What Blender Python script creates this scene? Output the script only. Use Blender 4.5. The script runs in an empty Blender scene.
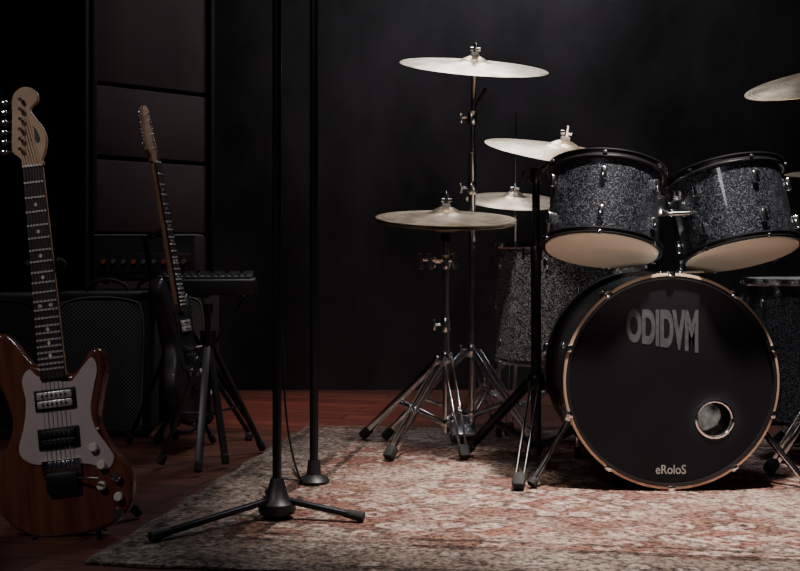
import bpy, bmesh, math, random
from mathutils import Vector, Matrix
random.seed(4)
CAMH=0.63; F=1200.0
def W(px,py,d): return Vector(((px-400)*d/F, d, CAMH-(py-250)*d/F))
sc=bpy.context.scene
# ------------------------------------------------------------ materials
def mat(name,col,rough=0.5,metal=0.0,var=0.15,scale=12,bump=0.0,bscale=80,spec=0.5,coat=0.0):
    m=bpy.data.materials.new(name); m.use_nodes=True
    nt=m.node_tree; b=nt.nodes['Principled BSDF']
    tc=nt.nodes.new('ShaderNodeTexCoord')
    n=nt.nodes.new('ShaderNodeTexNoise'); n.inputs['Scale'].default_value=scale; n.inputs['Detail'].default_value=5
    nt.links.new(tc.outputs['Object'],n.inputs['Vector'])
    r=nt.nodes.new('ShaderNodeValToRGB')
    c=Vector(col)
    r.color_ramp.elements[0].position=0.3; r.color_ramp.elements[1].position=0.7
    r.color_ramp.elements[0].color=(*(c*(1-var)),1); r.color_ramp.elements[1].color=(*(c*(1+var)),1)
    nt.links.new(n.outputs['Fac'],r.inputs['Fac']); nt.links.new(r.outputs['Color'],b.inputs['Base Color'])
    b.inputs['Roughness'].default_value=rough; b.inputs['Metallic'].default_value=metal
    b.inputs['Specular IOR Level'].default_value=spec; b.inputs['Coat Weight'].default_value=coat
    if bump>0:
        n2=nt.nodes.new('ShaderNodeTexNoise'); n2.inputs['Scale'].default_value=bscale
        nt.links.new(tc.outputs['Object'],n2.inputs['Vector'])
        bp=nt.nodes.new('ShaderNodeBump'); bp.inputs['Strength'].default_value=bump; bp.inputs['Distance'].default_value=0.01
        nt.links.new(n2.outputs['Fac'],bp.inputs['Height']); nt.links.new(bp.outputs['Normal'],b.inputs['Normal'])
    return m
def sparkle(name,dark,light,scale=260,lo=0.55):
    m=mat(name,dark,0.3,0.4,coat=0.4); nt=m.node_tree; b=nt.nodes['Principled BSDF']
    tc=nt.nodes.new('ShaderNodeTexCoord'); v=nt.nodes.new('ShaderNodeTexVoronoi'); v.inputs['Scale'].default_value=scale
    nt.links.new(tc.outputs['Object'],v.inputs['Vector'])
    s=nt.nodes.new('ShaderNodeSeparateColor'); nt.links.new(v.outputs['Color'],s.inputs['Color'])
    r=nt.nodes.new('ShaderNodeValToRGB'); r.color_ramp.elements[0].position=lo; r.color_ramp.elements[1].position=1.0
    r.color_ramp.elements[0].color=(*dark,1); r.color_ramp.elements[1].color=(*light,1)
    nt.links.new(s.outputs[0],r.inputs['Fac']); nt.links.new(r.outputs['Color'],b.inputs['Base Color'])
    bp=nt.nodes.new('ShaderNodeBump'); bp.inputs['Strength'].default_value=0.14; bp.inputs['Distance'].default_value=0.003
    nt.links.new(s.outputs[1],bp.inputs['Height']); nt.links.new(bp.outputs['Normal'],b.inputs['Normal'])
    return m
BLK=mat('black_metal',(0.008,0.008,0.010),0.38,0.3)
BLKP=mat('black_plastic',(0.007,0.007,0.008),0.45)
CHR=mat('chrome',(0.85,0.86,0.88),0.13,1.0,0.06)
CHRD=mat('chrome_worn',(0.66,0.67,0.70),0.20,1.0,0.22)
HEADC=mat('drum_head_cream',(0.92,0.80,0.64),0.55,0,0.05,6)
HEADW=mat('drum_head_white',(0.75,0.74,0.7),0.6,0,0.05)
HEADB=mat('bass_head_black',(0.003,0.003,0.005),0.5,0,0.3,5,bump=0.05,bscale=200,spec=.22)
SPK=sparkle('shell_sparkle_dark',(0.0025,0.0025,0.004),(0.12,0.13,0.165),500,0.66)
SPKL=sparkle('shell_sparkle_grey',(0.04,0.04,0.043),(0.65,0.64,0.64),330,0.42)
HOOPB=mat('bass_hoop',(0.012,0.010,0.010),0.3,0,0.2)
HOOPW=mat('hoop_inlay_copper',(0.60,0.42,0.30),0.33,0.5,0.2)
INNER=mat('shell_inside_maple',(0.62,0.55,0.45),0.6,0,0.15)
RUB=mat('rubber',(0.009,0.009,0.009),0.8)
GREYT=mat('lettering_grey',(0.040,0.040,0.044),0.7,0,.35,60)
LITE=mat('lettering_pale',(0.25,0.23,0.20),0.6)
TOLEX=mat('tolex',(0.012,0.012,0.013),0.6,0,0.3,60,bump=0.4,bscale=400)
def cymmat():
    m=bpy.data.materials.new('cymbal_bronze'); m.use_nodes=True; nt=m.node_tree; b=nt.nodes['Principled BSDF']
    tc=nt.nodes.new('ShaderNodeTexCoord'); 
    sp=nt.nodes.new('ShaderNodeSeparateXYZ'); nt.links.new(tc.outputs['Object'],sp.inputs[0])
    cb=nt.nodes.new('ShaderNodeCombineXYZ'); nt.links.new(sp.outputs[0],cb.inputs[0]); nt.links.new(sp.outputs[1],cb.inputs[1])
    ln=nt.nodes.new('ShaderNodeVectorMath'); ln.operation='LENGTH'; nt.links.new(cb.outputs[0],ln.inputs[0])
    w=nt.nodes.new('ShaderNodeTexNoise'); w.noise_dimensions='1D'; w.inputs['Scale'].default_value=200; w.inputs['Detail'].default_value=4
    nt.links.new(ln.outputs['Value'],w.inputs['W'])
    n=nt.nodes.new('ShaderNodeTexNoise'); n.inputs['Scale'].default_value=14; n.inputs['Detail'].default_value=4; nt.links.new(tc.outputs['Object'],n.inputs['Vector'])
    ad=nt.nodes.new('ShaderNodeMath'); ad.operation='MULTIPLY_ADD'; nt.links.new(n.outputs['Fac'],ad.inputs[0]); ad.inputs[1].default_value=.5; 
    sb=nt.nodes.new('ShaderNodeMath'); sb.operation='MULTIPLY'; nt.links.new(w.outputs['Fac'],sb.inputs[0]); sb.inputs[1].default_value=.5
    nt.links.new(sb.outputs[0],ad.inputs[2])
    r=nt.nodes.new('ShaderNodeValToRGB'); r.color_ramp.elements[0].position=.40; r.color_ramp.elements[1].position=.60
    r.color_ramp.elements[0].color=(0.34,0.24,0.15,1); r.color_ramp.elements[1].color=(0.90,0.76,0.56,1)
    nt.links.new(ad.outputs[0],r.inputs['Fac']); nt.links.new(r.outputs['Color'],b.inputs['Base Color'])
    bp=nt.nodes.new('ShaderNodeBump'); bp.inputs['Strength'].default_value=.6; bp.inputs['Distance'].default_value=.002
    nt.links.new(w.outputs['Fac'],bp.inputs['Height']); nt.links.new(bp.outputs['Normal'],b.inputs['Normal'])
    b.inputs['Metallic'].default_value=0.92; b.inputs['Roughness'].default_value=0.33
    return m
CYM=cymmat()
FELT=mat('felt',(.25,.24,.24),.9)
# ------------------------------------------------------------ mesh helpers
def empty(name,loc):
    e=bpy.data.objects.new(name,None); e.location=loc; e.empty_display_size=.05; sc.collection.objects.link(e); return e
def finish(bm,name,m,parent,M=None,smooth=True,ang=35,mods=None):
    me=bpy.data.meshes.new(name); bm.normal_update(); bmesh.ops.recalc_face_normals(bm,faces=bm.faces); bm.to_mesh(me); bm.free()
    if smooth:
        me.polygons.foreach_set('use_smooth',[True]*len(me.polygons)); me.set_sharp_from_angle(angle=math.radians(ang))
    ob=bpy.data.objects.new(name,me); sc.collection.objects.link(ob)
    me.materials.append(m)
    if M is not None: ob.matrix_world=M
    if parent is not None:
        ob.parent=parent; ob.matrix_parent_inverse=Matrix.Translation(parent.location).inverted()
    return ob
def lathe(profile,name,m,parent,M,seg=64,closed=False,ang=35):
    bm=bmesh.new(); rings=[]
    for r,z in profile:
        if r<1e-6: rings.append([bm.verts.new((0,0,z))])
        else: rings.append([bm.verts.new((r*math.cos(2*math.pi*i/seg),r*math.sin(2*math.pi*i/seg),z)) for i in range(seg)])
    n=len(rings); rng=range(n if closed else n-1)
    for k in rng:
        a=rings[k]; b=rings[(k+1)%n]
        for i in range(seg):
            j=(i+1)%seg
            if len(a)==1 and len(b)==1: continue
            if len(a)==1: bm.faces.new((a[0],b[i],b[j]))
            elif len(b)==1: bm.faces.new((a[i],b[0],a[j]))
            else: bm.faces.new((a[i],b[i],b[j],a[j]))
    return finish(bm,name,m,parent,M,ang=ang)
def align(p1,p2):
    z=(Vector(p2)-Vector(p1)); q=z.to_track_quat('Z','Y'); return Matrix.Translation(p1)@q.to_matrix().to_4x4(), z.length
def rod(p1,p2,r,name,m,parent,r2=None,seg=16):
    M,L=align(p1,p2); r2=r if r2 is None else r2; c=min(r,r2)*.25
    return lathe([(0,0),(r-c,0),(r,c),(r2,L-c),(r2-c,L),(0,L)],name,m,parent,M,seg)
def tube(pts,r,name,m,parent,cyc=False,res=8):
    cu=bpy.data.curves.new(name,'CURVE'); cu.dimensions='3D'; cu.bevel_depth=r; cu.bevel_resolution=4; cu.resolution_u=res; cu.use_fill_caps=True
    s=cu.splines.new('BEZIER'); s.bezier_points.add(len(pts)-1)
    for bp,p in zip(s.bezier_points,pts): bp.co=p; bp.handle_left_type=bp.handle_right_type='AUTO'
    s.use_cyclic_u=cyc
    ob=bpy.data.objects.new(name,cu); sc.collection.objects.link(ob); cu.materials.append(m)
    bpy.context.view_layer.update()
    me=bpy.data.meshes.new_from_object(ob.evaluated_get(bpy.context.evaluated_depsgraph_get())); bpy.data.objects.remove(ob)
    o=bpy.data.objects.new(name,me); sc.collection.objects.link(o)
    me.polygons.foreach_set('use_smooth',[True]*len(me.polygons))
    if parent is not None: o.parent=parent; o.matrix_parent_inverse=Matrix.Translation(parent.location).inverted()
    return o
def box(size,name,m,parent,M,bev=0.004,seg=2):
    bm=bmesh.new(); bmesh.ops.create_cube(bm,size=1); bmesh.ops.scale(bm,vec=size,verts=bm.verts)
    if bev>0: bmesh.ops.bevel(bm,geom=bm.edges[:],offset=min(bev,min(size)*.45),segments=seg,affect='EDGES',profile=.5)
    return finish(bm,name,m,parent,M,ang=40)
def bar(p1,p2,w,t,name,m,parent,bev=.002):
    M,L=align(p1,p2); return box((w,t,L),name,m,parent,M@Matrix.Translation((0,0,L/2)),bev)
def catmull(pts,n=6):
    out=[];N=len(pts)
    for i in range(N):
        p0,p1,p2,p3=[Vector(pts[(i+k)%N]) for k in(-1,0,1,2)]
        for k in range(n):
            t=k/n; out.append(.5*((2*p1)+(-p0+p2)*t+(2*p0-5*p1+4*p2-p3)*t*t+(-p0+3*p1-3*p2+p3)*t**3))
    return out
def plate(pts,z0,z1,name,m,parent,M,bev=0.0,n=6,smooth=True,holes=None):
    P=catmull(pts,n) if n>1 else [Vector(p) for p in pts]
    cu=bpy.data.curves.new(name,'CURVE'); cu.dimensions='2D'; cu.fill_mode='BOTH'
    cu.extrude=max((z1-z0)/2-bev,1e-5); cu.bevel_depth=bev; cu.bevel_resolution=3; cu.offset=-bev
    for loop in [P]+(holes or []):
        s=cu.splines.new('POLY'); s.points.add(len(loop)-1)
        for q,p in zip(s.points,loop): q.co=(p[0],p[1],0,1)
        s.use_cyclic_u=True
    ob=bpy.data.objects.new(name,cu); sc.collection.objects.link(ob); cu.materials.append(m); bpy.context.view_layer.update()
    me=bpy.data.meshes.new_from_object(ob.evaluated_get(bpy.context.evaluated_depsgraph_get())); bpy.data.objects.remove(ob)
    me.transform(Matrix.Translation((0,0,(z0+z1)/2)))
    if smooth: me.polygons.foreach_set('use_smooth',[True]*len(me.polygons)); me.set_sharp_from_angle(angle=math.radians(40))
    o=bpy.data.objects.new(name,me); sc.collection.objects.link(o); o.matrix_world=M
    if parent is not None: o.parent=parent; o.matrix_parent_inverse=Matrix.Translation(parent.location).inverted()
    return o
def text(s,w,h,name,m,parent,M,off=0.0,warp=None):
    cu=bpy.data.curves.new(name,'FONT'); cu.body=s; cu.align_x='CENTER'; cu.align_y='CENTER'; cu.extrude=0.0; cu.offset=off
    ob=bpy.data.objects.new(name,cu); sc.collection.objects.link(ob); bpy.context.view_layer.update()
    me=bpy.data.meshes.new_from_object(ob.evaluated_get(bpy.context.evaluated_depsgraph_get())); bpy.data.objects.remove(ob)
    xs=[v.co.x for v in me.vertices]; ys=[v.co.y for v in me.vertices]
    cx=(min(xs)+max(xs))/2; cy=(min(ys)+max(ys))/2
    me.transform(Matrix.Diagonal((w/(max(xs)-min(xs)),h/(max(ys)-min(ys)),1,1))@Matrix.Translation((-cx,-cy,0)))
    if warp:
        for v in me.vertices: v.co.y=warp(v.co.x/w,v.co.y/h)*h
    me.materials.clear(); me.materials.append(m)
    o=bpy.data.objects.new(name,me); sc.collection.objects.link(o); o.matrix_world=M
    if parent is not None: o.parent=parent; o.matrix_parent_inverse=Matrix.Translation(parent.location).inverted()
    return o
T=Matrix.Translation
def R(a,ax): return Matrix.Rotation(math.radians(a),4,ax)
# ------------------------------------------------------------ room
def plane(name,corners,m):
    bm=bmesh.new(); bm.faces.new([bm.verts.new(c) for c in corners]); return finish(bm,name,m,None,None,False)
def wood_floor():
    m=mat('floor_wood',(0.16,0.06,0.04),0.36,0,.3,3); nt=m.node_tree; b=nt.nodes['Principled BSDF']
    tc=nt.nodes.new('ShaderNodeTexCoord'); mp=nt.nodes.new('ShaderNodeMapping'); mp.inputs['Rotation'].default_value=(0,0,math.radians(14))
    nt.links.new(tc.outputs['Object'],mp.inputs[0])
    br=nt.nodes.new('ShaderNodeTexBrick'); br.inputs['Scale'].default_value=1; br.inputs['Brick Width'].default_value=1.3; br.inputs['Row Height'].default_value=.11
    br.inputs['Mortar Size'].default_value=.003; br.inputs['Color1'].default_value=(0.14,0.052,0.036,1); br.inputs['Color2'].default_value=(0.09,0.034,0.024,1); br.inputs['Mortar'].default_value=(.02,.010,.008,1)
    nt.links.new(mp.outputs[0],br.inputs['Vector'])
    m2=nt.nodes.new('ShaderNodeMapping'); m2.inputs['Rotation'].default_value=(0,0,math.radians(14)); m2.inputs['Scale'].default_value=(3,40,1)
    nt.links.new(tc.outputs['Object'],m2.inputs[0]); n=nt.nodes.new('ShaderNodeTexNoise'); n.inputs['Scale'].default_value=2; n.inputs['Detail'].default_value=8
    nt.links.new(m2.outputs[0],n.inputs['Vector'])
    mx=nt.nodes.new('ShaderNodeMix'); mx.data_type='RGBA'; mx.blend_type='MULTIPLY'; mx.inputs[0].default_value=.8
    nt.links.new(br.outputs['Color'],mx.inputs[6]); 
    rr=nt.nodes.new('ShaderNodeValToRGB'); rr.color_ramp.elements[0].position=.3; rr.color_ramp.elements[0].color=(.35,.35,.35,1); rr.color_ramp.elements[1].position=.7; rr.color_ramp.elements[1].color=(1.2,1.2,1.2,1)
    nt.links.new(n.outputs['Fac'],rr.inputs[0]); nt.links.new(rr.outputs[0],mx.inputs[7]); nt.links.new(mx.outputs[2],b.inputs['Base Color'])
    return m
def wallmat(name,col,streak=.5,sc_=(2,2,1)):
    m=mat(name,col,.75); nt=m.node_tree; b=nt.nodes['Principled BSDF']; b.inputs['Specular IOR Level'].default_value=.2
    tc=nt.nodes.new('ShaderNodeTexCoord'); mp=nt.nodes.new('ShaderNodeMapping'); mp.inputs['Scale'].default_value=sc_; nt.links.new(tc.outputs['Object'],mp.inputs[0])
    n=nt.nodes.new('ShaderNodeTexNoise'); n.inputs['Scale'].default_value=1.3; n.inputs['Detail'].default_value=7; n.inputs['Roughness'].default_value=.6; nt.links.new(mp.outputs[0],n.inputs['Vector'])
    r=nt.nodes.new('ShaderNodeValToRGB'); c=Vector(col); r.color_ramp.elements[0].position=.36; r.color_ramp.elements[0].color=(*(c*(1-streak)),1); r.color_ramp.elements[1].position=.76; r.color_ramp.elements[1].color=(*(c*(1+streak*1.8)),1)
    nt.links.new(n.outputs['Fac'],r.inputs[0]); nt.links.new(r.outputs[0],b.inputs['Base Color'])
    return m
WALLB=wallmat('wall_dark_plaster',(0.036,0.033,0.036),.5,(1.6,1.6,1))
PANEL=wallmat('wall_panel_brown',(0.058,0.038,0.038),.25)
DARKW=wallmat('wall_black',(0.012,0.012,0.014),.3)
plane('floor',[(-3,-.5,0),(3,-.5,0),(3,5.4,0),(-3,5.4,0)],wood_floor())
box((6,.1,3.2),'wall_back',WALLB,None,T((0,5.45,1.6)),0)
box((.1,6,3.2),'wall_left',DARKW,None,T((-3.05,2.4,1.6)),0)
box((.1,6,3.2),'wall_right',DARKW,None,T((3.05,2.4,1.6)),0)
box((6.2,6,.1),'ceiling',DARKW,None,T((0,2.4,3.25)),0)
a=Vector((-1.235,4.82,0)); b_=Vector((-.83,5.25,0)); dv=(b_-a); L=dv.length; dv.normalize(); angz=math.atan2(dv.y,dv.x)
PW=empty('wall_panelled',(a+b_)/2)
MP=T((a+b_)/2)@Matrix.Rotation(angz,4,'Z')
for i,(z0,z1) in enumerate([(0,.30),(.31,.69),(.70,1.00),(1.01,1.30),(1.31,3.15)]):
    box((L-.03,.05,z1-z0-.006),'panel_%d'%(i+1),PANEL,PW,MP@T((0,.03,(z0+z1)/2)),.006)
box((L,.06,3.15),'backing',DARKW,PW,MP@T((0,.09,1.575)),0)
box((.022,.08,3.15),'edge_trim',DARKW,PW,MP@T((L/2,.02,1.575)),.004)
box((.022,.08,3.15),'edge_trim_inner',DARKW,PW,MP@T((-L/2,.02,1.575)),.004)
box((1.75,.35,3.18),'wall_pillar',DARKW,None,T((-2.118,4.93,1.59)),.01)
# ------------------------------------------------------------ rug
def rugmat():
    m=bpy.data.materials.new('rug_woven'); m.use_nodes=True; nt=m.node_tree; b=nt.nodes['Principled BSDF']; N=nt.nodes.new; Lk=nt.links.new
    b.inputs['Roughness'].default_value=.95; b.inputs['Specular IOR Level'].default_value=.1
    tc=N('ShaderNodeTexCoord')
    nw=N('ShaderNodeTexNoise'); nw.inputs['Scale'].default_value=45; nw.inputs['Detail'].default_value=3; Lk(tc.outputs['Object'],nw.inputs['Vector'])
    ws=N('ShaderNodeVectorMath'); ws.operation='MULTIPLY_ADD'; Lk(nw.outputs['Color'],ws.inputs[0]); ws.inputs[1].default_value=(.018,.018,0); Lk(tc.outputs['Object'],ws.inputs[2])
    ab=N('ShaderNodeVectorMath'); ab.operation='ABSOLUTE'; Lk(ws.outputs[0],ab.inputs[0])
    def ramp(src,stops,interp='LINEAR'):
        r=N('ShaderNodeValToRGB'); r.color_ramp.interpolation=interp
        while len(r.color_ramp.elements)<len(stops): r.color_ramp.elements.new(.5)
        for e,(p,c) in zip(r.color_ramp.elements,stops): e.position=p; e.color=(*c,1)
        Lk(src,r.inputs[0]); return r.outputs[0]
    v=N('ShaderNodeTexVoronoi'); v.distance='MANHATTAN'; v.inputs['Scale'].default_value=4.2; Lk(ab.outputs[0],v.inputs['Vector'])
    base=ramp(v.outputs['Distance'],[(0,(.09,.03,.025)),(.12,(.36,.29,.25)),(.20,(.38,.31,.27)),(.25,(.045,.022,.02)),(.32,(.17,.065,.05)),(.50,(.15,.055,.045)),(.56,(.36,.28,.24)),(.64,(.05,.03,.027)),(.9,(.13,.055,.045))])
    v2=N('ShaderNodeTexVoronoi'); v2.inputs['Scale'].default_value=14; Lk(ab.outputs[0],v2.inputs['Vector'])
    det=ramp(v2.outputs['Distance'],[(0,(.035,.022,.02)),(.18,(.15,.06,.045)),(.25,(.52,.43,.37)),(.40,(.46,.37,.32)),(.47,(.05,.03,.026)),(.65,(.19,.09,.07))])
    mx=N('ShaderNodeMix'); mx.data_type='RGBA'; mx.inputs[0].default_value=.45; Lk(base,mx.inputs[6]); Lk(det,mx.inputs[7])
    sx=N('ShaderNodeSeparateXYZ'); Lk(ab.outputs[0],sx.inputs[0])
    def mth(op,a_,b2):
        q=N('ShaderNodeMath'); q.operation=op
        for i,k in enumerate((a_,b2)):
            if isinstance(k,(int,float)): q.inputs[i].default_value=k
            else: Lk(k,q.inputs[i])
        return q.outputs[0]
    dx=mth('SUBTRACT',1.4,sx.outputs[0]); dy=mth('SUBTRACT',.95,sx.outputs[1]); dm=mth('MINIMUM',dx,dy)
    bandm=ramp(dm,[(0,(.6,.6,.6)),(.035,(.16,.14,.14)),(.06,(.75,.75,.75)),(.2,(.75,.75,.75)),(.215,(.12,.10,.10)),(.245,(1,1,1)),(.28,(0.16,.13,.13)),(.30,(1,1,1))],'CONSTANT')
    bcol=ramp(v2.outputs['Distance'],[(0,(.05,.03,.028)),(.20,(.26,.22,.20)),(.30,(.25,.21,.19)),(.36,(.06,.035,.032)),(.5,(.17,.13,.11))])
    inb=mth('LESS_THAN',dm,.21)
    m2=N('ShaderNodeMix'); m2.data_type='RGBA'; Lk(inb,m2.inputs[0]); Lk(mx.outputs[2],m2.inputs[6]); Lk(bcol,m2.inputs[7])
    m3=N('ShaderNodeMix'); m3.data_type='RGBA'; m3.blend_type='MULTIPLY'; m3.inputs[0].default_value=.85; Lk(m2.outputs[2],m3.inputs[6]); Lk(bandm,m3.inputs[7])
    n=N('ShaderNodeTexNoise'); n.inputs['Scale'].default_value=2.6; n.inputs['Detail'].default_value=10; n.inputs['Roughness'].default_value=.78; Lk(tc.outputs['Object'],n.inputs['Vector'])
    wf=ramp(n.outputs['Fac'],[(.47,(.06,.06,.06)),(.63,(.66,.66,.66))])
    m4=N('ShaderNodeMix'); m4.data_type='RGBA'; Lk(wf,m4.inputs[0]); Lk(m3.outputs[2],m4.inputs[6]); m4.inputs[7].default_value=(.43,.355,.305,1)
    n2=N('ShaderNodeTexNoise'); n2.inputs['Scale'].default_value=75; n2.inputs['Detail'].default_value=5; n2.inputs['Roughness'].default_value=.7; Lk(tc.outputs['Object'],n2.inputs['Vector'])
    g=ramp(n2.outputs['Fac'],[(.38,(.12,.11,.11)),(.58,(1.2,1.18,1.16))])
    m5=N('ShaderNodeMix'); m5.data_type='RGBA'; m5.blend_type='MULTIPLY'; m5.inputs[0].default_value=.88; Lk(m4.outputs[2],m5.inputs[6]); Lk(g,m5.inputs[7])
    Lk(m5.outputs[2],b.inputs['Base Color'])
    n3=N('ShaderNodeTexNoise'); n3.inputs['Scale'].default_value=120; Lk(tc.outputs['Object'],n3.inputs['Vector'])
    bp=N('ShaderNodeBump'); bp.inputs['Strength'].default_value=1; bp.inputs['Distance'].default_value=.010; Lk(n3.outputs['Fac'],bp.inputs['Height']); Lk(bp.outputs[0],b.inputs['Normal'])
    return m
RA=-9
fl=Vector((-.63,2.40,0)); Mr=R(RA,'Z'); ctr=fl+(Mr@Vector((1.4,.95,0)))
rugM=T(ctr+Vector((0,0,.006)))@Mr
RUGM=rugmat()
bm=bmesh.new(); bmesh.ops.create_grid(bm,x_segments=140,y_segments=95,size=1)
for v in bm.verts:
    v.co.x*=1.4; v.co.y*=.95
    e=min(1.4-abs(v.co.x),.95-abs(v.co.y))
    v.co.z=.004*math.sin(v.co.x*7+v.co.y*3)*.2 + (0.003 if e>.02 else 0)
    if e<1e-4:
        v.co.x+=.006*math.sin(v.co.y*23); v.co.y+=.004*math.sin(v.co.x*31)
r=bmesh.ops.extrude_face_region(bm,geom=bm.faces[:]); bmesh.ops.translate(bm,vec=(0,0,-.005),verts=[g for g in r['geom'] if isinstance(g,bmesh.types.BMVert)])
rug=finish(bm,'area_rug',RUGM,None,rugM)
RZ=.0105
# ------------------------------------------------------------ drums
def ring_items(n,off=0): return [2*math.pi*i/n+off for i in range(n)]
def hoop(r,z,h,name,m,parent,M):
    lathe([(r+.001,z-h/2),(r+.006,z-h/2),(r+.010,z-h/2+.003),(r+.006,z-h/2+.006),(r+.006,z+h/2-.004),(r+.011,z+h/2-.003),(r+.011,z+h/2),(r+.001,z+h/2)],name,m,parent,M,72,True)
def drum(parent,M,r,h,shell,hoopm,topm,botm,nl=8,off=.2,lug=CHR):
    lathe([(r,-h/2),(r,h/2),(r-.007,h/2),(r-.007,-h/2)],'shell',shell,parent,M,80,True)
    lathe([(0,h/2+.003),(r+.001,h/2+.003),(r+.003,h/2-.006)],'head_top',topm,parent,M,72)
    lathe([(0,-h/2-.004),(r+.001,-h/2-.004),(r+.003,-h/2+.006)],'head_bottom',botm,parent,M,72)
    hoop(r+.003,h/2+.001,.022,'hoop_top',hoopm,parent,M); hoop(r+.003,-h/2+.006,.016,'hoop_bottom',hoopm,parent,M)
    for i,t in enumerate(ring_items(nl,off)):
        Mi=M@Matrix.Rotation(t,4,'Z')
        for s in (1,-1):
            zc=s*(h/2-.055)
            box((.016,.016,.034),'lug_%d_%d'%(i,s),lug,parent,Mi@T((r+.008,0,zc)),.005)
            rod((0,0,0),(0,0,.05),.0028,'tension_rod_%d_%d'%(i,s),lug,parent,seg=8).matrix_world=Mi@T((r+.011,0,zc+(.0 if s>0 else -.05)))
            box((.012,.011,.010),'hoop_ear_%d_%d'%(i,s),lug if s<0 else hoopm,parent,Mi@T((r+.012,0,s*(h/2+.000))),.003)
def tomM(px,py,d,roll,tilt=-12): return T(W(px,py,d))@R(roll,'Y')@R(tilt,'X')
tl=empty('tom_drum',W(604,212,3.2)); ML=tomM(604,212,3.2,7,-16.5); drum(tl,ML,.146,.215,SPK,BLK,HEADC,HEADC,6,.3)
tr=empty('tom_drum',W(733,216,3.2)); MR=tomM(733,216,3.2,-8,-16.5); drum(tr,MR,.146,.215,SPK,BLK,HEADC,HEADC,6,.75)
BD=3.10; bz=.291
bc=Vector((.70,BD,bz)); bass=empty('bass_drum',Vector((.70,BD+.2,RZ)))
MB=T(bc)@R(90,'X')
r=.262; dp=.40
lathe([(r,-.012),(r,-dp),(r-.008,-dp),(r-.008,-.012)],'shell',SPK,bass,MB,96,True)
lathe([(r-.0085,-.012),(r-.0085,-dp)],'shell_lining',INNER,bass,MB,96)
def circ(cx,cy,rr,n=96): return [Vector((cx+rr*math.cos(2*math.pi*i/n),cy+rr*math.sin(2*math.pi*i/n),0)) for i in range(n)]
hx,hy,hr=.113,-.098,.046
plate(circ(0,0,r+.002),-.004,-.002,'front_head',HEADB,bass,MB,n=1,holes=[circ(hx,hy,hr,48)],smooth=False)
lathe([(hr-.003,-.006),(hr-.003,.001),(hr,.003),(hr+.005,.001),(hr+.005,-.003)],'port_ring',CHR,bass,MB@T((hx,hy,0)),48)
lathe([(r+.002,.006),(r+.010,.007),(r+.016,.004),(r+.016,-.034),(r+.006,-.036),(r+.002,-.034)],'front_hoop',HOOPB,bass,MB,96,True)
lathe([(r+.0105,.0078),(r+.0165,.0062),(r+.0178,-.001),(r+.0155,-.001)],'front_hoop_inlay',HOOPW,bass,MB,96,True)
lathe([(r+.002,-dp-.006),(r+.016,-dp-.006),(r+.016,-dp+.03),(r+.002,-dp+.03)],'rear_hoop',HOOPB,bass,MB,96,True)
lathe([(0,-dp),(r,-dp)],'batter_head',HEADW,bass,MB,72)
for i,t in enumerate(ring_items(10,math.radians(18))):
    Mi=MB@Matrix.Rotation(t,4,'Z')
    box((.013,.020,.012),'claw_%d'%i,CHR,bass,Mi@T((r+.0135,0,.007)),.004)
    box((.006,.016,.045),'claw_arm_%d'%i,CHR,bass,Mi@T((r+.019,0,-.018)),.002)
    box((.02,.018,.05),'lug_%d'%i,CHR,bass,Mi@T((r+.010,0,-.12)),.006)
    rod((0,0,0),(0,0,.08),.003,'t_rod_%d'%i,CHR,bass,seg=8).matrix_world=Mi@T((r+.017,0,-.10))
for s in (-1,1):
    p0=bc+Vector((s*.235,.12,-.10)); p1=Vector((.70+s*.36,BD+.02,RZ+.008))
    rod(p0,p1,.009,'spur_%d'%s,CHR,bass); rod(p1-(p1-p0).normalized()*.02,p1,.013,'spur_foot_%d'%s,RUB,bass)
    box((.05,.04,.06),'spur_bracket_%d'%s,CHR,bass,T(p0),.01)
bm=bmesh.new(); bmesh.ops.create_icosphere(bm,subdivisions=4,radius=1)
for v in bm.verts:
    n_=.06*math.sin(v.co.x*9+v.co.z*5)+.05*math.sin(v.co.y*11-v.co.x*6); v.co=Vector((v.co.x*.17,v.co.y*.13,v.co.z*.09))*(1+n_)
finish(bm,'damping_pillow',mat('pillow_cloth',(.45,.42,.40),.9,0,.9,28,bump=.8,bscale=45),bass,T(bc+Vector((.03,.22,-.13))))
text('ODIDVM',.186,.098,'lettering_main',GREYT,bass,MB@T((-.022,.145,-.0012)),off=.05,warp=lambda x,y: .42+(y-.5)*(.86+.30*(x+.5))+ -.02*x)
text('eRoloS',.078,.024,'lettering_small',LITE,bass,MB@T((0,-.228,-.0012)),off=.01)
tp=W(689,283,3.25); top=W(689,200,3.25)
box((.07,.07,.025),'holder_base',CHR,bass,T(Vector((tp.x,tp.y,bz+r+.010))),.008)
rod(Vector((tp.x,tp.y,bz+r)),top,.013,'holder_post',CHR,bass)
box((.055,.05,.06),'holder_clamp',CHR,bass,T(W(688,212,3.22)),.014)
for s,px in ((-1,663),(1,697)):
    e=W(px,206 if s<0 else 198,3.15)
    rod(W(688,205,3.22),e,.010,'holder_arm_%d'%s,CHR,bass)
    lathe([(0,-.012),(.014,-.012),(.018,0),(.014,.012),(0,.012)],'holder_ball_%d'%s,CHR,bass,T(W(680+s*4 if s<0 else 694,196,3.19)),24)
    box((.034,.03,.055),'holder_bracket_%d'%s,CHR,bass,T(e+Vector((s*.004,0,0))),.01)
rod(W(668,214,3.12),W(690,213,3.12),.006,'holder_wing',CHR,bass)
rod(W(684,214,3.12),W(686,214,3.22),.007,'holder_bolt',CHR,bass)
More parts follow.
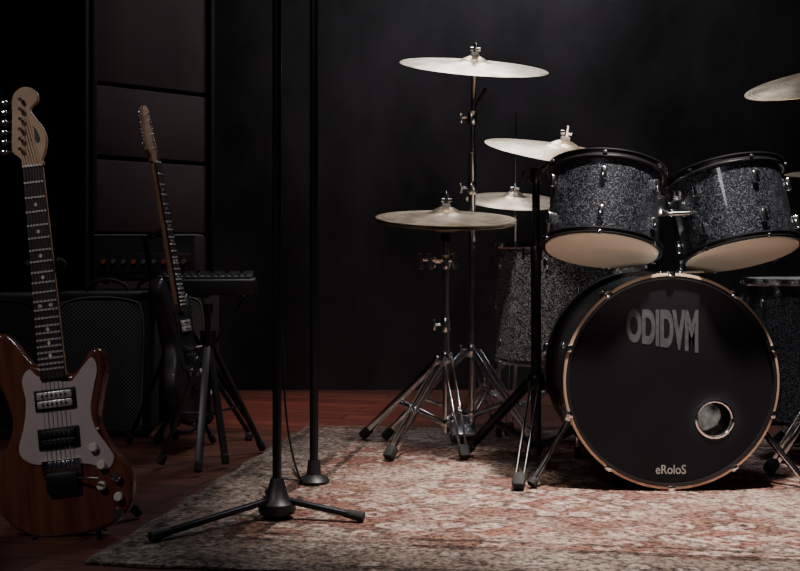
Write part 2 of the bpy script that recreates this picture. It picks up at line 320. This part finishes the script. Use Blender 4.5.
def floor_tom(px,topy,boty,d,r,shell,offs=.3):
    cx=(px-400)*d/F; zt=CAMH-(topy-250)*d/F; zb=CAMH-(boty-250)*d/F
    e=empty('floor_tom',Vector((cx,d,RZ))); h=zt-zb
    drum(e,T((cx,d,(zt+zb)/2)),r,h,shell,CHR,HEADW,HEADW,8,offs)
    for k in range(3):
        t=math.radians(-100+k*120+offs*20); q=Vector((cx+(r+.022)*math.cos(t),d+(r+.022)*math.sin(t),0))
        rod(q+Vector((0,0,RZ+.01)),q+Vector((0,0,(zt+zb)/2+.06)),.005,'leg_%d'%k,CHR,e); rod(q+Vector((0,0,RZ)),q+Vector((0,0,RZ+.03)),.011,'foot_%d'%k,RUB,e)
        box((.03,.03,.05),'leg_bracket_%d'%k,CHR,e,T(q+Vector((0,0,(zt+zb)/2))),.006)
    return e
floor_tom(570,246,360,3.85,.236,SPKL,.35)
floor_tom(812,282,420,3.60,.19,SPK,.5)
# ------------------------------------------------------------ cymbals / stands
def cymbal(parent,M,Rr,name='cymbal',bell=.05):
    pr=[]
    K=24
    for i in range(K+1):
        q=Rr*i/K
        z=.018*(1-(q/Rr)**1.6)
        if q<bell: z+=.020*math.cos(q/bell*math.pi/2)**.8
        pr.append((q,z))
    prof=pr+[(Rr,-.0012)]+[(a_,z-.0016) for a_,z in pr[::-1][1:]]
    lathe(prof,name,CYM,parent,M,96,ang=50)
def topper(parent,M,z0=.034):
    lathe([(0,z0),(.013,z0),(.014,z0+.008),(.012,z0+.014),(0,z0+.014)],'felt',FELT,parent,M,20)
    lathe([(0,z0+.014),(.006,z0+.014),(.006,z0+.045),(0,z0+.045)],'threaded_tip',CHRD,parent,M,12)
    box((.034,.006,.012),'wing_nut',CHRD,parent,M@T((0,0,z0+.024)),.003)
def tripod(parent,x,d,zc,rad,ang0,m,brace=True,z0=RZ,angs=None,w=.009):
    for k in range(3):
        t=math.radians(angs[k] if angs else ang0+120*k); u=Vector((math.cos(t),math.sin(t),0)); n=Vector((-u.y,u.x,0))
        c=Vector((x,d,0)); rr=rad[k] if isinstance(rad,(list,tuple)) else rad
        foot=c+u*rr+Vector((0,0,z0+.014)); hi=c+u*.02+Vector((0,0,zc))
        for s in (-1,1):
            bar(hi+n*s*.013,foot+n*s*.010,.0045,.019,'leg_%d_%d'%(k,s),m,parent)
            if brace:
                mid=hi.lerp(foot,.55); lo=c+u*.018+Vector((0,0,max(z0+.05,zc*.30)))
                bar(lo+n*s*.008,mid+n*s*.008,.003,.014,'brace_%d_%d'%(k,s),m,parent)
        M,L=align(foot-(foot-hi).normalized()*.035,foot+(foot-hi).normalized()*.008)
        box((.032,.028,L),'rubber_foot_%d'%k,RUB,parent,M@T((0,0,L/2)),.008)
    lathe([(0,-.02),(.02,-.02),(.024,-.012),(.024,.012),(.02,.02),(0,.02)],'collar_upper',m,parent,T((x,d,zc)),24)
    if brace: lathe([(0,-.012),(.018,-.012),(.02,0),(.018,.012),(0,.012)],'collar_lower',m,parent,T((x,d,max(z0+.05,zc*.30))),24)
def clampbits(parent,x,d,z,m):
    lathe([(0,-.022),(.014,-.022),(.017,-.014),(.017,.014),(.013,.022),(0,.022)],'height_clamp',m,parent,T((x,d,z)),20)
    rod(Vector((x-.035,d,z)),Vector((x+.01,d,z)),.004,'clamp_bolt',m,parent,seg=8)
    box((.008,.006,.034),'clamp_wing',m,parent,T((x-.036,d,z)),.003)
d=3.95; x=(472-400)*d/F; st=empty('cymbal_stand',Vector((x,d,RZ)))
top=W(474,67,d)
rod(Vector((x,d,RZ+.05)),Vector((x,d,.95)),.0125,'lower_tube',CHRD,st); rod(Vector((x,d,.9)),top+Vector((0,0,-.01)),.008,'upper_tube',CHRD,st)
clampbits(st,x,d,CAMH-(188-250)*d/F,CHRD); clampbits(st,x,d,CAMH-(118-250)*d/F,CHRD)
clampbits(st,x,d,.30,CHRD)
rod(W(466,122,d),W(486,88,d),.006,'tilter_arm',BLK,st)
tripod(st,x,d,.30,.29,-50,CHRD)
Mc=T(top)@R(4,'Y')@R(15,'X'); cymbal(st,Mc,.245); topper(st,Mc)
d=3.79; x=(446-400)*d/F; hh=empty('hi_hat_stand',Vector((x,d,RZ)))
zc=CAMH-(218-250)*d/F
rod(Vector((x,d,RZ+.04)),Vector((x,d,zc-.05)),.012,'tube',CHRD,hh); rod(Vector((x,d,zc-.06)),Vector((x,d,zc+.085)),.004,'pull_rod',CHR,hh)
Mh=T((x,d,zc))@R(1,'Y')@R(8,'X'); cymbal(hh,Mh,.222,'cymbal_upper')
Mh2=T((x,d,zc-.012))@R(1,'Y')@R(8,'X')@R(180,'X'); cymbal(hh,Mh2,.222,'cymbal_lower')
topper(hh,Mh,.032); 
rod(Vector((x,d,zc-.075)),Vector((x,d,zc-.045)),.018,'seat_cup',BLK,hh)
clampbits(hh,x,d,CAMH-(262-250)*d/F,CHR)
for dx in (-.085,-.055,.022): rod(Vector((x+dx,d-.01,CAMH-.010)),Vector((x+dx+.010,d-.01,CAMH-.06)),.009,'spare_clamp_%d'%int(dx*1000),CHR,hh)
rod(Vector((x-.09,d-.01,CAMH-.03)),Vector((x+.03,d-.01,CAMH-.035)),.005,'memory_lock_bar',CHR,hh)
clampbits(hh,x,d,CAMH-(325-250)*d/F,CHRD)
tripod(hh,x,d,.29,(.32,.26,.30),0,CHR,angs=(-124,-80,152))
box((.08,.26,.012),'pedal_plate',CHRD,hh,T((x+.06,d+.17,RZ+.05))@R(10,'X'),.004)
d=3.38; x=(536-400)*d/F; rs=empty('cymbal_stand',Vector((x,d,RZ)))
zt=CAMH-(176-250)*d/F
rod(Vector((x,d,RZ+.04)),Vector((x,d,.62)),.0145,'lower_tube',BLK,rs); rod(Vector((x,d,.6)),Vector((x,d,zt)),.011,'upper_tube',BLK,rs)
clampbits(rs,x,d,zt,BLK); clampbits(rs,x,d,.62,BLK)
top=W(563,153,d+.04)
rod(Vector((x-.02,d,zt-.01)),top+Vector((-.004,0,.0)),.008,'boom_arm',BLK,rs)
Mc=T(top)@R(8,'Y')@R(12.5,'X'); cymbal(rs,Mc,.225); topper(rs,Mc)
tripod(rs,x,d,.26,(.30,.30,.26),0,BLK,angs=(128,-105,18))
d=4.25; x=(515-400)*d/F; ss=empty('cymbal_stand',Vector((x,d,RZ)))
top=W(514,201,d)
rod(Vector((x,d,RZ+.05)),W(515,215,d),.010,'tube',CHRD,ss); rod(W(515,215,d),W(516,112,d),.003,'upper_rod',CHRD,ss)
Mc=T(top)@R(2,'Y')@R(13,'X'); cymbal(ss,Mc,.17,bell=.04); topper(ss,Mc,.02); tripod(ss,x,d,.26,.26,20,CHRD)
d=3.5; x=(842-400)*d/F; cs=empty('cymbal_stand',Vector((x,d,RZ)))
top=W(826,80,d)
rod(Vector((x,d,RZ+.05)),Vector((x,d,.95)),.0125,'lower_tube',CHRD,cs); rod(Vector((x,d,.9)),top,.008,'upper_tube',CHRD,cs); clampbits(cs,x,d,.95,CHRD)
Mc=T(top)@R(-14,'Y')@R(13,'X'); cymbal(cs,Mc,.232); topper(cs,Mc); tripod(cs,x,d,.30,.33,215,CHR)
d=3.75; x=(870-400)*d/F; c2=empty('cymbal_stand',Vector((x,d,RZ))); top=W(868,172,d)
rod(Vector((x,d,RZ+.05)),top,.010,'tube',CHRD,c2); Mc=T(top)@R(-3,'Y')@R(6,'X'); cymbal(c2,Mc,.25); topper(c2,Mc); tripod(c2,x,d,.28,.28,40,CHRD)
# ------------------------------------------------------------ mic stands
def micstand(px,d,feet,r,hubh,name='microphone_stand'):
    x=(px-400)*d/F; e=empty(name,Vector((x,d,RZ)))
    rod(Vector((x,d,RZ+.02)),Vector((x,d,1.32)),r,'lower_tube',BLK,e); rod(Vector((x,d,1.30)),Vector((x,d,1.65)),r*.72,'upper_tube',BLK,e)
    lathe([(0,-.03),(r*1.7,-.03),(r*1.9,-.02),(r*1.9,.02),(r*1.5,.03),(0,.03)],'height_clutch',BLKP,e,T((x,d,1.32)),24)
    rod(Vector((x,d,1.65)),Vector((x-.02,d-.05,1.67)),.012,'clip_neck',BLKP,e)
    rod(Vector((x-.02,d-.03,1.66)),Vector((x-.03,d-.16,1.70)),.014,'microphone_clip',BLKP,e,r2=.018)
    lathe([(0,0),(.040,0),(.044,.010),(.042,.024),(.026,.040),(.018,hubh),(.014,hubh+.012),(0,hubh+.012)],'hub',BLKP,e,T((x,d,RZ+.010)),32)
    for i,f in enumerate(feet):
        f=Vector((f[0],f[1],RZ+.010)); h=Vector((x,d,RZ+.045)); u=(f-h).normalized()
        bar(h+u*.012,f,.019,.013,'leg_%d'%i,BLK,e,.004)
        rod(f-u*.050,f,.009,'leg_foot_%d'%i,RUB,e,r2=.0125)
    return e
mic1=micstand(277,2.78,[(-.53,2.545),(-.082,2.735),(-.33,3.03)],.0105,.07)
d=3.2; x=(314-400)*d/F; m2=empty('microphone_stand',Vector((x,d,RZ)))
rod(Vector((x,d,RZ+.01)),Vector((x,d,1.45)),.0115,'lower_tube',BLK,m2); rod(Vector((x,d,1.43)),Vector((x,d,1.8)),.009,'upper_tube',BLK,m2)
lathe([(0,-.03),(.02,-.03),(.021,.02),(.016,.03),(0,.03)],'height_clutch',BLKP,m2,T((x,d,1.45)),24)
lathe([(0,0),(.040,0),(.042,.006),(.036,.014),(.02,.022),(.016,.06),(0,.06)],'round_base',BLKP,m2,T((x,d,RZ)),40)
rod(Vector((x,d,1.8)),Vector((x-.02,d-.16,1.84)),.014,'microphone_clip',BLKP,m2,r2=.018)
tube([W(276,300,2.80),W(283,345,2.82),W(285,400,2.86),W(292,452,3.0),Vector((-.262,3.10,.05)),Vector((-.262,3.20,RZ+.006)),Vector((-.30,3.36,RZ+.006))],.0026,'cable',RUB,mic1)
# ------------------------------------------------------------ electric guitars
def bodymat():
    m=mat('guitar_body_mahogany',(.10,.020,.012),.22,0,.35,7,coat=.5); nt=m.node_tree; b=nt.nodes['Principled BSDF']
    tc=nt.nodes.new('ShaderNodeTexCoord'); mp=nt.nodes.new('ShaderNodeMapping'); mp.inputs['Scale'].default_value=(28,2.2,8); nt.links.new(tc.outputs['Object'],mp.inputs[0])
    n=nt.nodes.new('ShaderNodeTexNoise'); n.inputs['Scale'].default_value=1.5; n.inputs['Detail'].default_value=8; nt.links.new(mp.outputs[0],n.inputs['Vector'])
    r=nt.nodes.new('ShaderNodeValToRGB'); r.color_ramp.elements[0].position=.3; r.color_ramp.elements[0].color=(.070,.019,.012,1); r.color_ramp.elements[1].position=.72; r.color_ramp.elements[1].color=(.18,.060,.038,1)
    nt.links.new(n.outputs['Fac'],r.inputs[0]); nt.links.new(r.outputs[0],b.inputs['Base Color']); return m
MAH=bodymat()
BODY2=mat('guitar_body_black',(.010,.007,.007),.45,0,.3,coat=.2)
MAPLE=mat('maple',(.52,.35,.23),.4,0,.12,20)
MAPD=mat('maple_dark',(.30,.18,.11),.4,0,.12,20)
ROSE=mat('rosewood',(.03,.018,.015),.5,0,.4,30)
PG=mat('pickguard',(.50,.42,.44),.3,0,.08,10)
PGB=mat('pickguard_black',(.010,.010,.011),.45)
CRM=mat('knob_cream',(.75,.71,.65),.35)
NICK=mat('nickel_cover',(.75,.72,.70),.35,.6)
def guitar(M,body,base,pgm=None,hsm=None):
    PG_=pgm or PG; HS_=hsm or MAPLE
    g=empty('electric_guitar',base)
    o=[(-.02,0),(-.09,.012),(-.14,.055),(-.155,.115),(-.142,.17),(-.113,.22),(-.102,.265),(-.114,.32),(-.136,.37),(-.142,.41),(-.132,.445),(-.110,.459),(-.084,.438),(-.058,.398),(-.036,.378),(.0,.372),(.030,.352),(.043,.352),(.060,.366),(.078,.390),(.096,.402),(.111,.390),(.114,.35),(.098,.285),(.090,.24),(.106,.19),(.138,.14),(.150,.09),(.134,.04),(.08,.006)]
    plate(o,-.045,0,'body',body,g,M,bev=.009)
    pg=[(-.052,.372),(-.030,.352),(.030,.335),(.050,.346),(.072,.370),(.090,.382),(.098,.356),(.088,.32),(.076,.27),(.082,.225),(.108,.178),(.116,.155),(.098,.135),(.06,.150),(.0,.160),(-.055,.162),(-.085,.18),(-.090,.205),(-.075,.25),(-.066,.30),(-.070,.35)]
    plate(pg,.0,.0025,'pickguard',PG_,g,M,bev=.0008)
    y0,y1=.345,.823
    def taper(z0,z1,wa,wb,ya,yb,name,m,bev):
        bm=bmesh.new(); V=[bm.verts.new(p) for p in [(-wa/2,ya,z0),(wa/2,ya,z0),(wb/2,yb,z0),(-wb/2,yb,z0),(-wa/2,ya,z1),(wa/2,ya,z1),(wb/2,yb,z1),(-wb/2,yb,z1)]]
        for f in ((0,1,2,3),(4,5,6,7),(0,1,5,4),(1,2,6,5),(2,3,7,6),(3,0,4,7)): bm.faces.new([V[i] for i in f])
        bmesh.ops.bevel(bm,geom=bm.edges[:],offset=bev,segments=2,affect='EDGES'); finish(bm,name,m,g,M)
    taper(-.014,.006,.056,.042,.34,y1+.004,'neck',HS_,.006); taper(.005,.010,.057,.043,y0,y1,'fretboard',ROSE,.0015)
    box((.043,.005,.005),'nut',CRM,g,M@T((0,y1+.001,.0105)),.001)
    sl=.648
    for i in range(1,22):
        yy=y1-sl*(1-2**(-i/12)); w=.043+.014*(y1-yy)/(y1-y0)
        box((w,.0046,.0024),'fret_%d'%i,NICK,g,M@T((0,yy,.0109)),.0005,1)
        if i in(3,5,7,9,12,15,17,19):
            yp=y1-sl*(1-2**(-(i-.5)/12))
            for q in ((-.012,.012) if i==12 else (0,)): lathe([(0,.0),(.0042,0),(.0042,.0006),(0,.0006)],'inlay_%d'%i,CRM,g,M@T((q,yp,.010)),16)
    hs=[(-.0215,.0),(-.026,.018),(-.042,.035),(-.044,.05),(-.040,.09),(-.036,.13),(-.035,.150),(-.028,.170),(-.010,.182),(.010,.180),(.024,.166),(.024,.148),(.010,.136),(.006,.126),(.016,.108),(.030,.085),(.036,.058),(.030,.030),(.0215,.012),(.0215,.0)]
    plate([(a_,b2+y1+.002) for a_,b2 in hs],-.012,.002,'headstock',HS_,g,M,bev=.002)
    plate([(.018,.050),(.024,.06),(.018,.080),(.010,.090),(.012,.08),(.012,.06)],0,.0004,'headstock_mark',ROSE,g,M@T((-.002,y1+.002,.002)),n=4)
    for i in range(6):
        yy=y1+.042+i*.0225; xx=-.030+i*.0022
        rod((0,0,0),(0,0,.016),.0042,'tuner_post_%d'%i,CHR,g,seg=12).matrix_world=M@T((xx+.008,yy,.002))
        rod((0,0,0),(-.020,0,0),.003,'tuner_shaft_%d'%i,CHR,g,seg=8).matrix_world=M@T((xx-.012,yy,-.006))@R(-90,'Y')
        box((.016,.013,.008),'tuner_key_%d'%i,CHR,g,M@T((xx-.036,yy,-.006)),.004)
        sx=(-.0155+i*.0062); bx=(-.026+i*.0104)
        p=M@Vector((bx,.150,.016)); q=M@Vector((sx,y1,.0135)); q2=M@Vector((xx+.008,yy,.010))
        rod(p,q,.0006,'string_%d'%i,CHR,g,seg=6); rod(q,q2,.0006,'string_end_%d'%i,CHR,g,seg=6)
        box((.0085,.018,.008),'saddle_%d'%i,CHR,g,M@T((bx,.155,.010)),.002)
    for k,yy in enumerate((.300,.215)):
        box((.092,.046,.005),'pickup_ring_%d'%k,BLKP,g,M@T((0,yy,.004)),.002)
        for c_ in (-1,1):
            box((.078,.017,.011),'pickup_coil_%d_%d'%(k,c_),NICK if k==0 else BLKP,g,M@T((0,yy+c_*.0095,.007)),.003)
            for i in range(6): lathe([(0,.0),(.0028,0),(.0028,.0015),(0,.0015)],'pole_%d_%d_%d'%(k,c_,i),CHR,g,M@T((-.026+i*.0104,yy+c_*.0095,.0125)),12)
    box((.086,.036,.006),'bridge_plate',CHR,g,M@T((0,.150,.005)),.002); box((.072,.042,.014),'bridge_cover',BLKP,g,M@T((0,.118,.008)),.004)
    for i,(kx,ky) in enumerate(((.074,.185),(.088,.145),(.118,.115),(.083,.100),(.118,.072))):
        lathe([(0,0),(.0115,0),(.0105,.012),(.0085,.014),(0,.014)],'knob_%d'%i,CRM if i!=2 else CHR,g,M@T((kx,ky,.001))@Matrix.Diagonal((.9,.9,.9,1)),20)
    rod((0,0,0),(0,0,.02),.0025,'switch',CRM,g,seg=8).matrix_world=M@T((.085,.225,.001))@R(20,'Y')
    rod(M@Vector((.03,.125,.012)),M@Vector((.085,.118,.03)),.0022,'tremolo_arm',CHR,g,seg=8)
    lathe([(0,0),(.013,0),(.012,.002),(0,.002)],'output_jack',CHR,g,M@T((.112,.035,.0)),16)
    lathe([(0,0),(.004,0),(.006,.008),(.004,.011),(0,.011)],'strap_button',CHR,g,M@T((-.0,0,-.022))@R(90,'X'),16)
    return g
def gstand(base,M,name='guitar_stand',spread=.17,tall=.60):
    e=empty(name,base)
    bp=M@Vector((0,-.008,-.075)); tp_=M@Vector((0,tall,-.075))
    rod(bp,tp_,.009,'column',BLK,e)
    for s in(-1,1):
        a0=M@Vector((0,.05,-.075)); a1=M@Vector((s*.07,-.012,-.065)); a2=M@Vector((s*.07,-.012,.012)); a3=M@Vector((s*.07,.010,.020))
        tube([a0,a1,a2,a3],.006,'cradle_arm_%d'%s,RUB,e)
    tube([M@Vector((-.034,tall+.01,-.005)),M@Vector((-.036,tall,-.04)),M@Vector((0,tall-.005,-.072)),M@Vector((.036,tall,-.04)),M@Vector((.034,tall+.01,-.005))],.006,'yoke',RUB,e)
    h=M@Vector((0,.22,-.075))
    for k,t in enumerate((35,90,145)):
        f=Vector((h.x+spread*math.cos(math.radians(t)),h.y+spread*math.sin(math.radians(t)),base[2]+.008))
        rod(h,f,.007,'leg_%d'%k,BLK,e); rod(f+(h-f).normalized()*.03,f,.011,'foot_%d'%k,RUB,e)
    return e
gb=W(69,536,2.63)
MG=T(gb)@R(-7.0,'Y')@R(90-5,'X')
guitar(MG,MAH,Vector((gb.x,gb.y,0))); gstand(Vector((gb.x,gb.y+.1,0)),MG)
gb2=Vector((-.630,3.78,.095))
MG2=T(gb2)@R(-2.2,'Y')@R(82,'Z')@R(90-8,'X')
guitar(MG2,BODY2,Vector((gb2.x,gb2.y,0)),PGB,MAPD); gstand(Vector((gb2.x-.05,gb2.y+.05,0)),MG2)
# ------------------------------------------------------------ amps / keyboard
def gr_mat():
    m=mat('grille_cloth',(.03,.03,.033),.8); nt=m.node_tree; b=nt.nodes['Principled BSDF']
    tc=nt.nodes.new('ShaderNodeTexCoord'); ck=nt.nodes.new('ShaderNodeTexChecker'); ck.inputs['Scale'].default_value=150
    ck.inputs['Color1'].default_value=(.10,.10,.105,1); ck.inputs['Color2'].default_value=(.012,.012,.014,1)
    nt.links.new(tc.outputs['Object'],ck.inputs['Vector']); nt.links.new(ck.outputs['Color'],b.inputs['Base Color']); return m
GR=gr_mat(); GRD=mat('grille_black',(.012,.012,.013),.9,0,.2,90); REDK=mat('knob_red',(.45,.10,.06),.4); PIPE=mat('piping_grey',(.16,.16,.165),.5)
def cabinet(name,cx,front,w,h,dp,yaw=0,z=0,gr=None):
    e=empty(name,Vector((cx,front+dp/2,z))); M=T((cx,front+dp/2,z+.012))@R(yaw,'Z')
    t=.026
    box((w,dp-.02,h-.002),'shell',TOLEX,e,M@T((0,.012,h/2)),.012,3)
    for nm,sz,lc in (('frame_top',(w,.03,t),(0,-dp/2+.01,h-t/2)),('frame_bottom',(w,.03,t),(0,-dp/2+.01,t/2)),('frame_left',(t,.03,h),(-w/2+t/2,-dp/2+.01,h/2)),('frame_right',(t,.03,h),(w/2-t/2,-dp/2+.01,h/2))):
        box(sz,nm,TOLEX,e,M@T(lc),.006)
    box((w-2*t,.01,h-2*t),'grille',gr or GR,e,M@T((0,-dp/2+.003,h/2)),.001)
    zt=h-t-.004; xx=w/2-t-.004; y=-dp/2-.004
    tube([M@Vector(p) for p in ((-xx,y,.03),(-xx,y,zt-.02),(-xx+.02,y,zt),(xx-.02,y,zt),(xx,y,zt-.02),(xx,y,.03))],.0025,'piping',PIPE if gr is None else TOLEX,e)
    for i,(sx,sz) in enumerate(((-1,0),(1,0),(-1,1),(1,1))):
        box((.035,.035,.035),'corner_%d'%i,BLKP,e,M@T((sx*(w/2-.016),-dp/2+.012,.016+sz*(h-.032))),.008)
        lathe([(0,0),(.014,0),(.016,-.012),(0,-.012)],'foot_%d'%i,RUB,e,M@T((sx*(w/2-.05),(-dp/2+.05) if sz else dp/2-.05,0)),16)
    tube([M@Vector((-.07,0,h)),M@Vector((-.06,0,h+.022)),M@Vector((.06,0,h+.022)),M@Vector((.07,0,h))],.006,'handle',RUB,e)
    return e
cabinet('guitar_amplifier',-1.01,4.02,.325,.475,.24,4)
cabinet('guitar_amplifier',-1.45,3.97,.50,.47,.26,6,gr=GRD)
cabinet('speaker_cabinet',-.92,4.40,.44,.47,.26)
ah=empty('amplifier_head',Vector((-.91,4.5,.50))); MA=T((-.945,4.54,.512))
box((.38,.2,.175),'case',TOLEX,ah,MA@T((0,0,.09)),.01,3); box((.345,.008,.075),'control_panel',mat('panel_dark',(.05,.035,.035),.4,.3),ah,MA@T((0,-.101,.070)),.002)
box((.38,.012,.006),'top_trim',PIPE,ah,MA@T((0,-.098,.172)),.002)
for i in range(9):
    lathe([(0,0),(.009,0),(.008,.014),(0,.015)],'knob_%d'%i,PIPE if i%3 else REDK,ah,MA@T((-.15+i*.037,-.105,.075))@R(90,'X'),16)
for i in range(4): lathe([(0,0),(.012,0),(.012,-.014),(0,-.014)],'foot_%d'%i,RUB,ah,MA@T(((-1 if i%2 else 1)*.15,(-1 if i>1 else 1)*.07,.005)),12)
kz=CAMH-(296-250)*3.98/F
kb=empty('electronic_keyboard',Vector((-.66,4.08,kz))); MK=T((-.662,4.09,kz))@R(6,'Z')
box((.34,.26,.055),'case',BLKP,kb,MK@T((0,0,.03)),.008,3)
box((.32,.11,.006),'key_bed',BLKP,kb,MK@T((0,-.065,.058)),.001)
KEY=mat('key_ivory',(.06,.057,.054),.4)
for i in range(14): box((.0205,.11,.007),'white_key_%d'%i,KEY,kb,MK@T((-.146+i*.0225,-.066,.063)),.001,1)
for i in range(13):
    if i%7 not in(2,6): box((.011,.065,.009),'black_key_%d'%i,BLKP,kb,MK@T((-.135+i*.0225,-.045,.069)),.001,1)
box((.32,.09,.02),'control_strip',BLK,kb,MK@T((0,.07,.064))@R(8,'X'),.004)
for i in range(6): lathe([(0,0),(.007,0),(.006,.01),(0,.01)],'knob_%d'%i,BLKP,kb,MK@T((-.13+i*.05,.07,.074)),12)
ks=empty('keyboard_stand',Vector((-.66,4.08,0)))
for k,yy in enumerate((-.10,.10)):
    for s in(-1,1):
        p=MK@Vector((s*.13,yy,-.006)); q=MK@Vector((-s*.15,yy+s*.012,-kz+.018)); bar(p+Vector((0,s*.012,0)),q,.022,.014,'leg_%d_%d'%(k,s),BLK,ks,.004)
for s in(-1,1):
    rod(MK@Vector((s*.13,-.13,-.008)),MK@Vector((s*.13,.13,-.008)),.011,'top_bar_%d'%s,BLK,ks)
    rod(MK@Vector((s*.15,-.15,-kz+.014)),MK@Vector((s*.15,.15,-kz+.014)),.012,'floor_bar_%d'%s,RUB,ks)
rod(MK@Vector((0,-.12,-kz/2)),MK@Vector((0,.12,-kz/2)),.012,'pivot',CHRD,ks)
d=3.52; x=(208-400)*d/F; ms=empty('tripod_stand',Vector((x,d,0)))
rod(Vector((x,d,.12)),Vector((x,d,.46)),.008,'tube',BLK,ms)
hi=Vector((x,d,.375))
GM=mat('dark_grey_metal',(.05,.05,.055),.4,.6)
for k,(fx,fd) in enumerate(((263,3.72),(226,3.46),(198,3.34),(160,3.46))):
    f=Vector(((fx-400)*fd/F,fd,.012)); bar(hi,f,.022,.010,'leg_%d'%k,GM,ms,.003); rod(f+(hi-f).normalized()*.03,f,.012,'foot_%d'%k,RUB,ms)
    bar(Vector((x,d,.15)),hi.lerp(f,.6),.014,.006,'brace_%d'%k,GM,ms)
lathe([(0,-.02),(.022,-.02),(.024,.02),(0,.02)],'collar',BLK,ms,T(hi),20)
lathe([(0,-.014),(.013,-.014),(.015,.014),(0,.014)],'top_clamp',BLK,ms,T((x,d,.46)),20)
# ------------------------------------------------------------ lights
def aim(ob,t): ob.rotation_euler=(Vector(t)-ob.location).to_track_quat('-Z','Y').to_euler()
def spot(name,loc,t,e,col,ang=60,blend=.6,rad=.15):
    l=bpy.data.lights.new(name,'SPOT'); l.energy=e; l.color=col; l.spot_size=math.radians(ang); l.spot_blend=blend; l.shadow_soft_size=rad
    o=bpy.data.objects.new(name,l); sc.collection.objects.link(o); o.location=loc; aim(o,t); return o
def area(name,loc,t,e,col,s=.5):
    l=bpy.data.lights.new(name,'AREA'); l.energy=e; l.color=col; l.size=s
    o=bpy.data.objects.new(name,l); sc.collection.objects.link(o); o.location=loc; aim(o,t); return o
spot('stage_spot_key',(.85,2.4,3.1),(.55,3.0,0),1550,(1,.91,.83),38,1,.10)
spot('stage_spot_kit',(.2,2.9,3.1),(.35,3.8,.7),190,(1,.91,.82),50,.9,.10)
spot('added_fill_floor_tom',(-.7,2.3,2.4),(.50,3.8,.45),110,(1,.95,.9),17,.9,.08)  # added fill, no stage lamp: brightens the floor tom shell from the left
spot('stage_spot_front',(-.9,.3,2.6),(.6,3.2,.7),32,(1,.95,.92),42,.9,.2)
spot('stage_spot_guitar',(-1.7,1.0,2.3),(-.75,2.7,.45),70,(1,.93,.88),30,.9,.15)
spot('added_fill_amps',(-.5,2.6,2.9),(-1.0,4.1,.4),46,(.98,.95,1),36,.9,.12)  # invented lamp that lifts the amps and grille out of the dark
spot('added_fill_toms',(.55,1.1,.12),(.70,3.2,.80),48,(1,.90,.80),22,.8,.1)  # unseen low fill added for the tom bottom heads, not a stage fixture
spot('added_fill_port',(.74,1.1,.2),(.815,3.1,.195),45,(1,.95,.9),4.2,.6,.02)  # tight beam added only to light the bass drum port interior
spot('stage_spot_red',(-.25,4.3,2.6),(-.35,4.7,0),170,(1,.34,.22),32,1,.1)
spot('added_fill_wall',(.1,4.3,3.0),(.1,5.4,1.3),24,(1,.92,.90),75,1,.3)  # soft fill added to lift the back wall, no fixture there
area('added_rim_light',(.4,5.1,2.7),(.6,3.4,.5),36,(.9,.92,1),.8)  # unseen rim light added for highlights on chrome and cymbals
w=bpy.data.worlds.new('world'); sc.world=w; w.use_nodes=True; w.node_tree.nodes['Background'].inputs[0].default_value=(.6,.6,.7,1); w.node_tree.nodes['Background'].inputs[1].default_value=.018
cam=bpy.data.cameras.new('camera'); cam.lens=54; cam.sensor_width=36; cam.shift_y=-35.5/800
co=bpy.data.objects.new('camera',cam); sc.collection.objects.link(co); co.location=(0,0,CAMH); co.rotation_euler=(math.radians(90),0,0); sc.camera=co
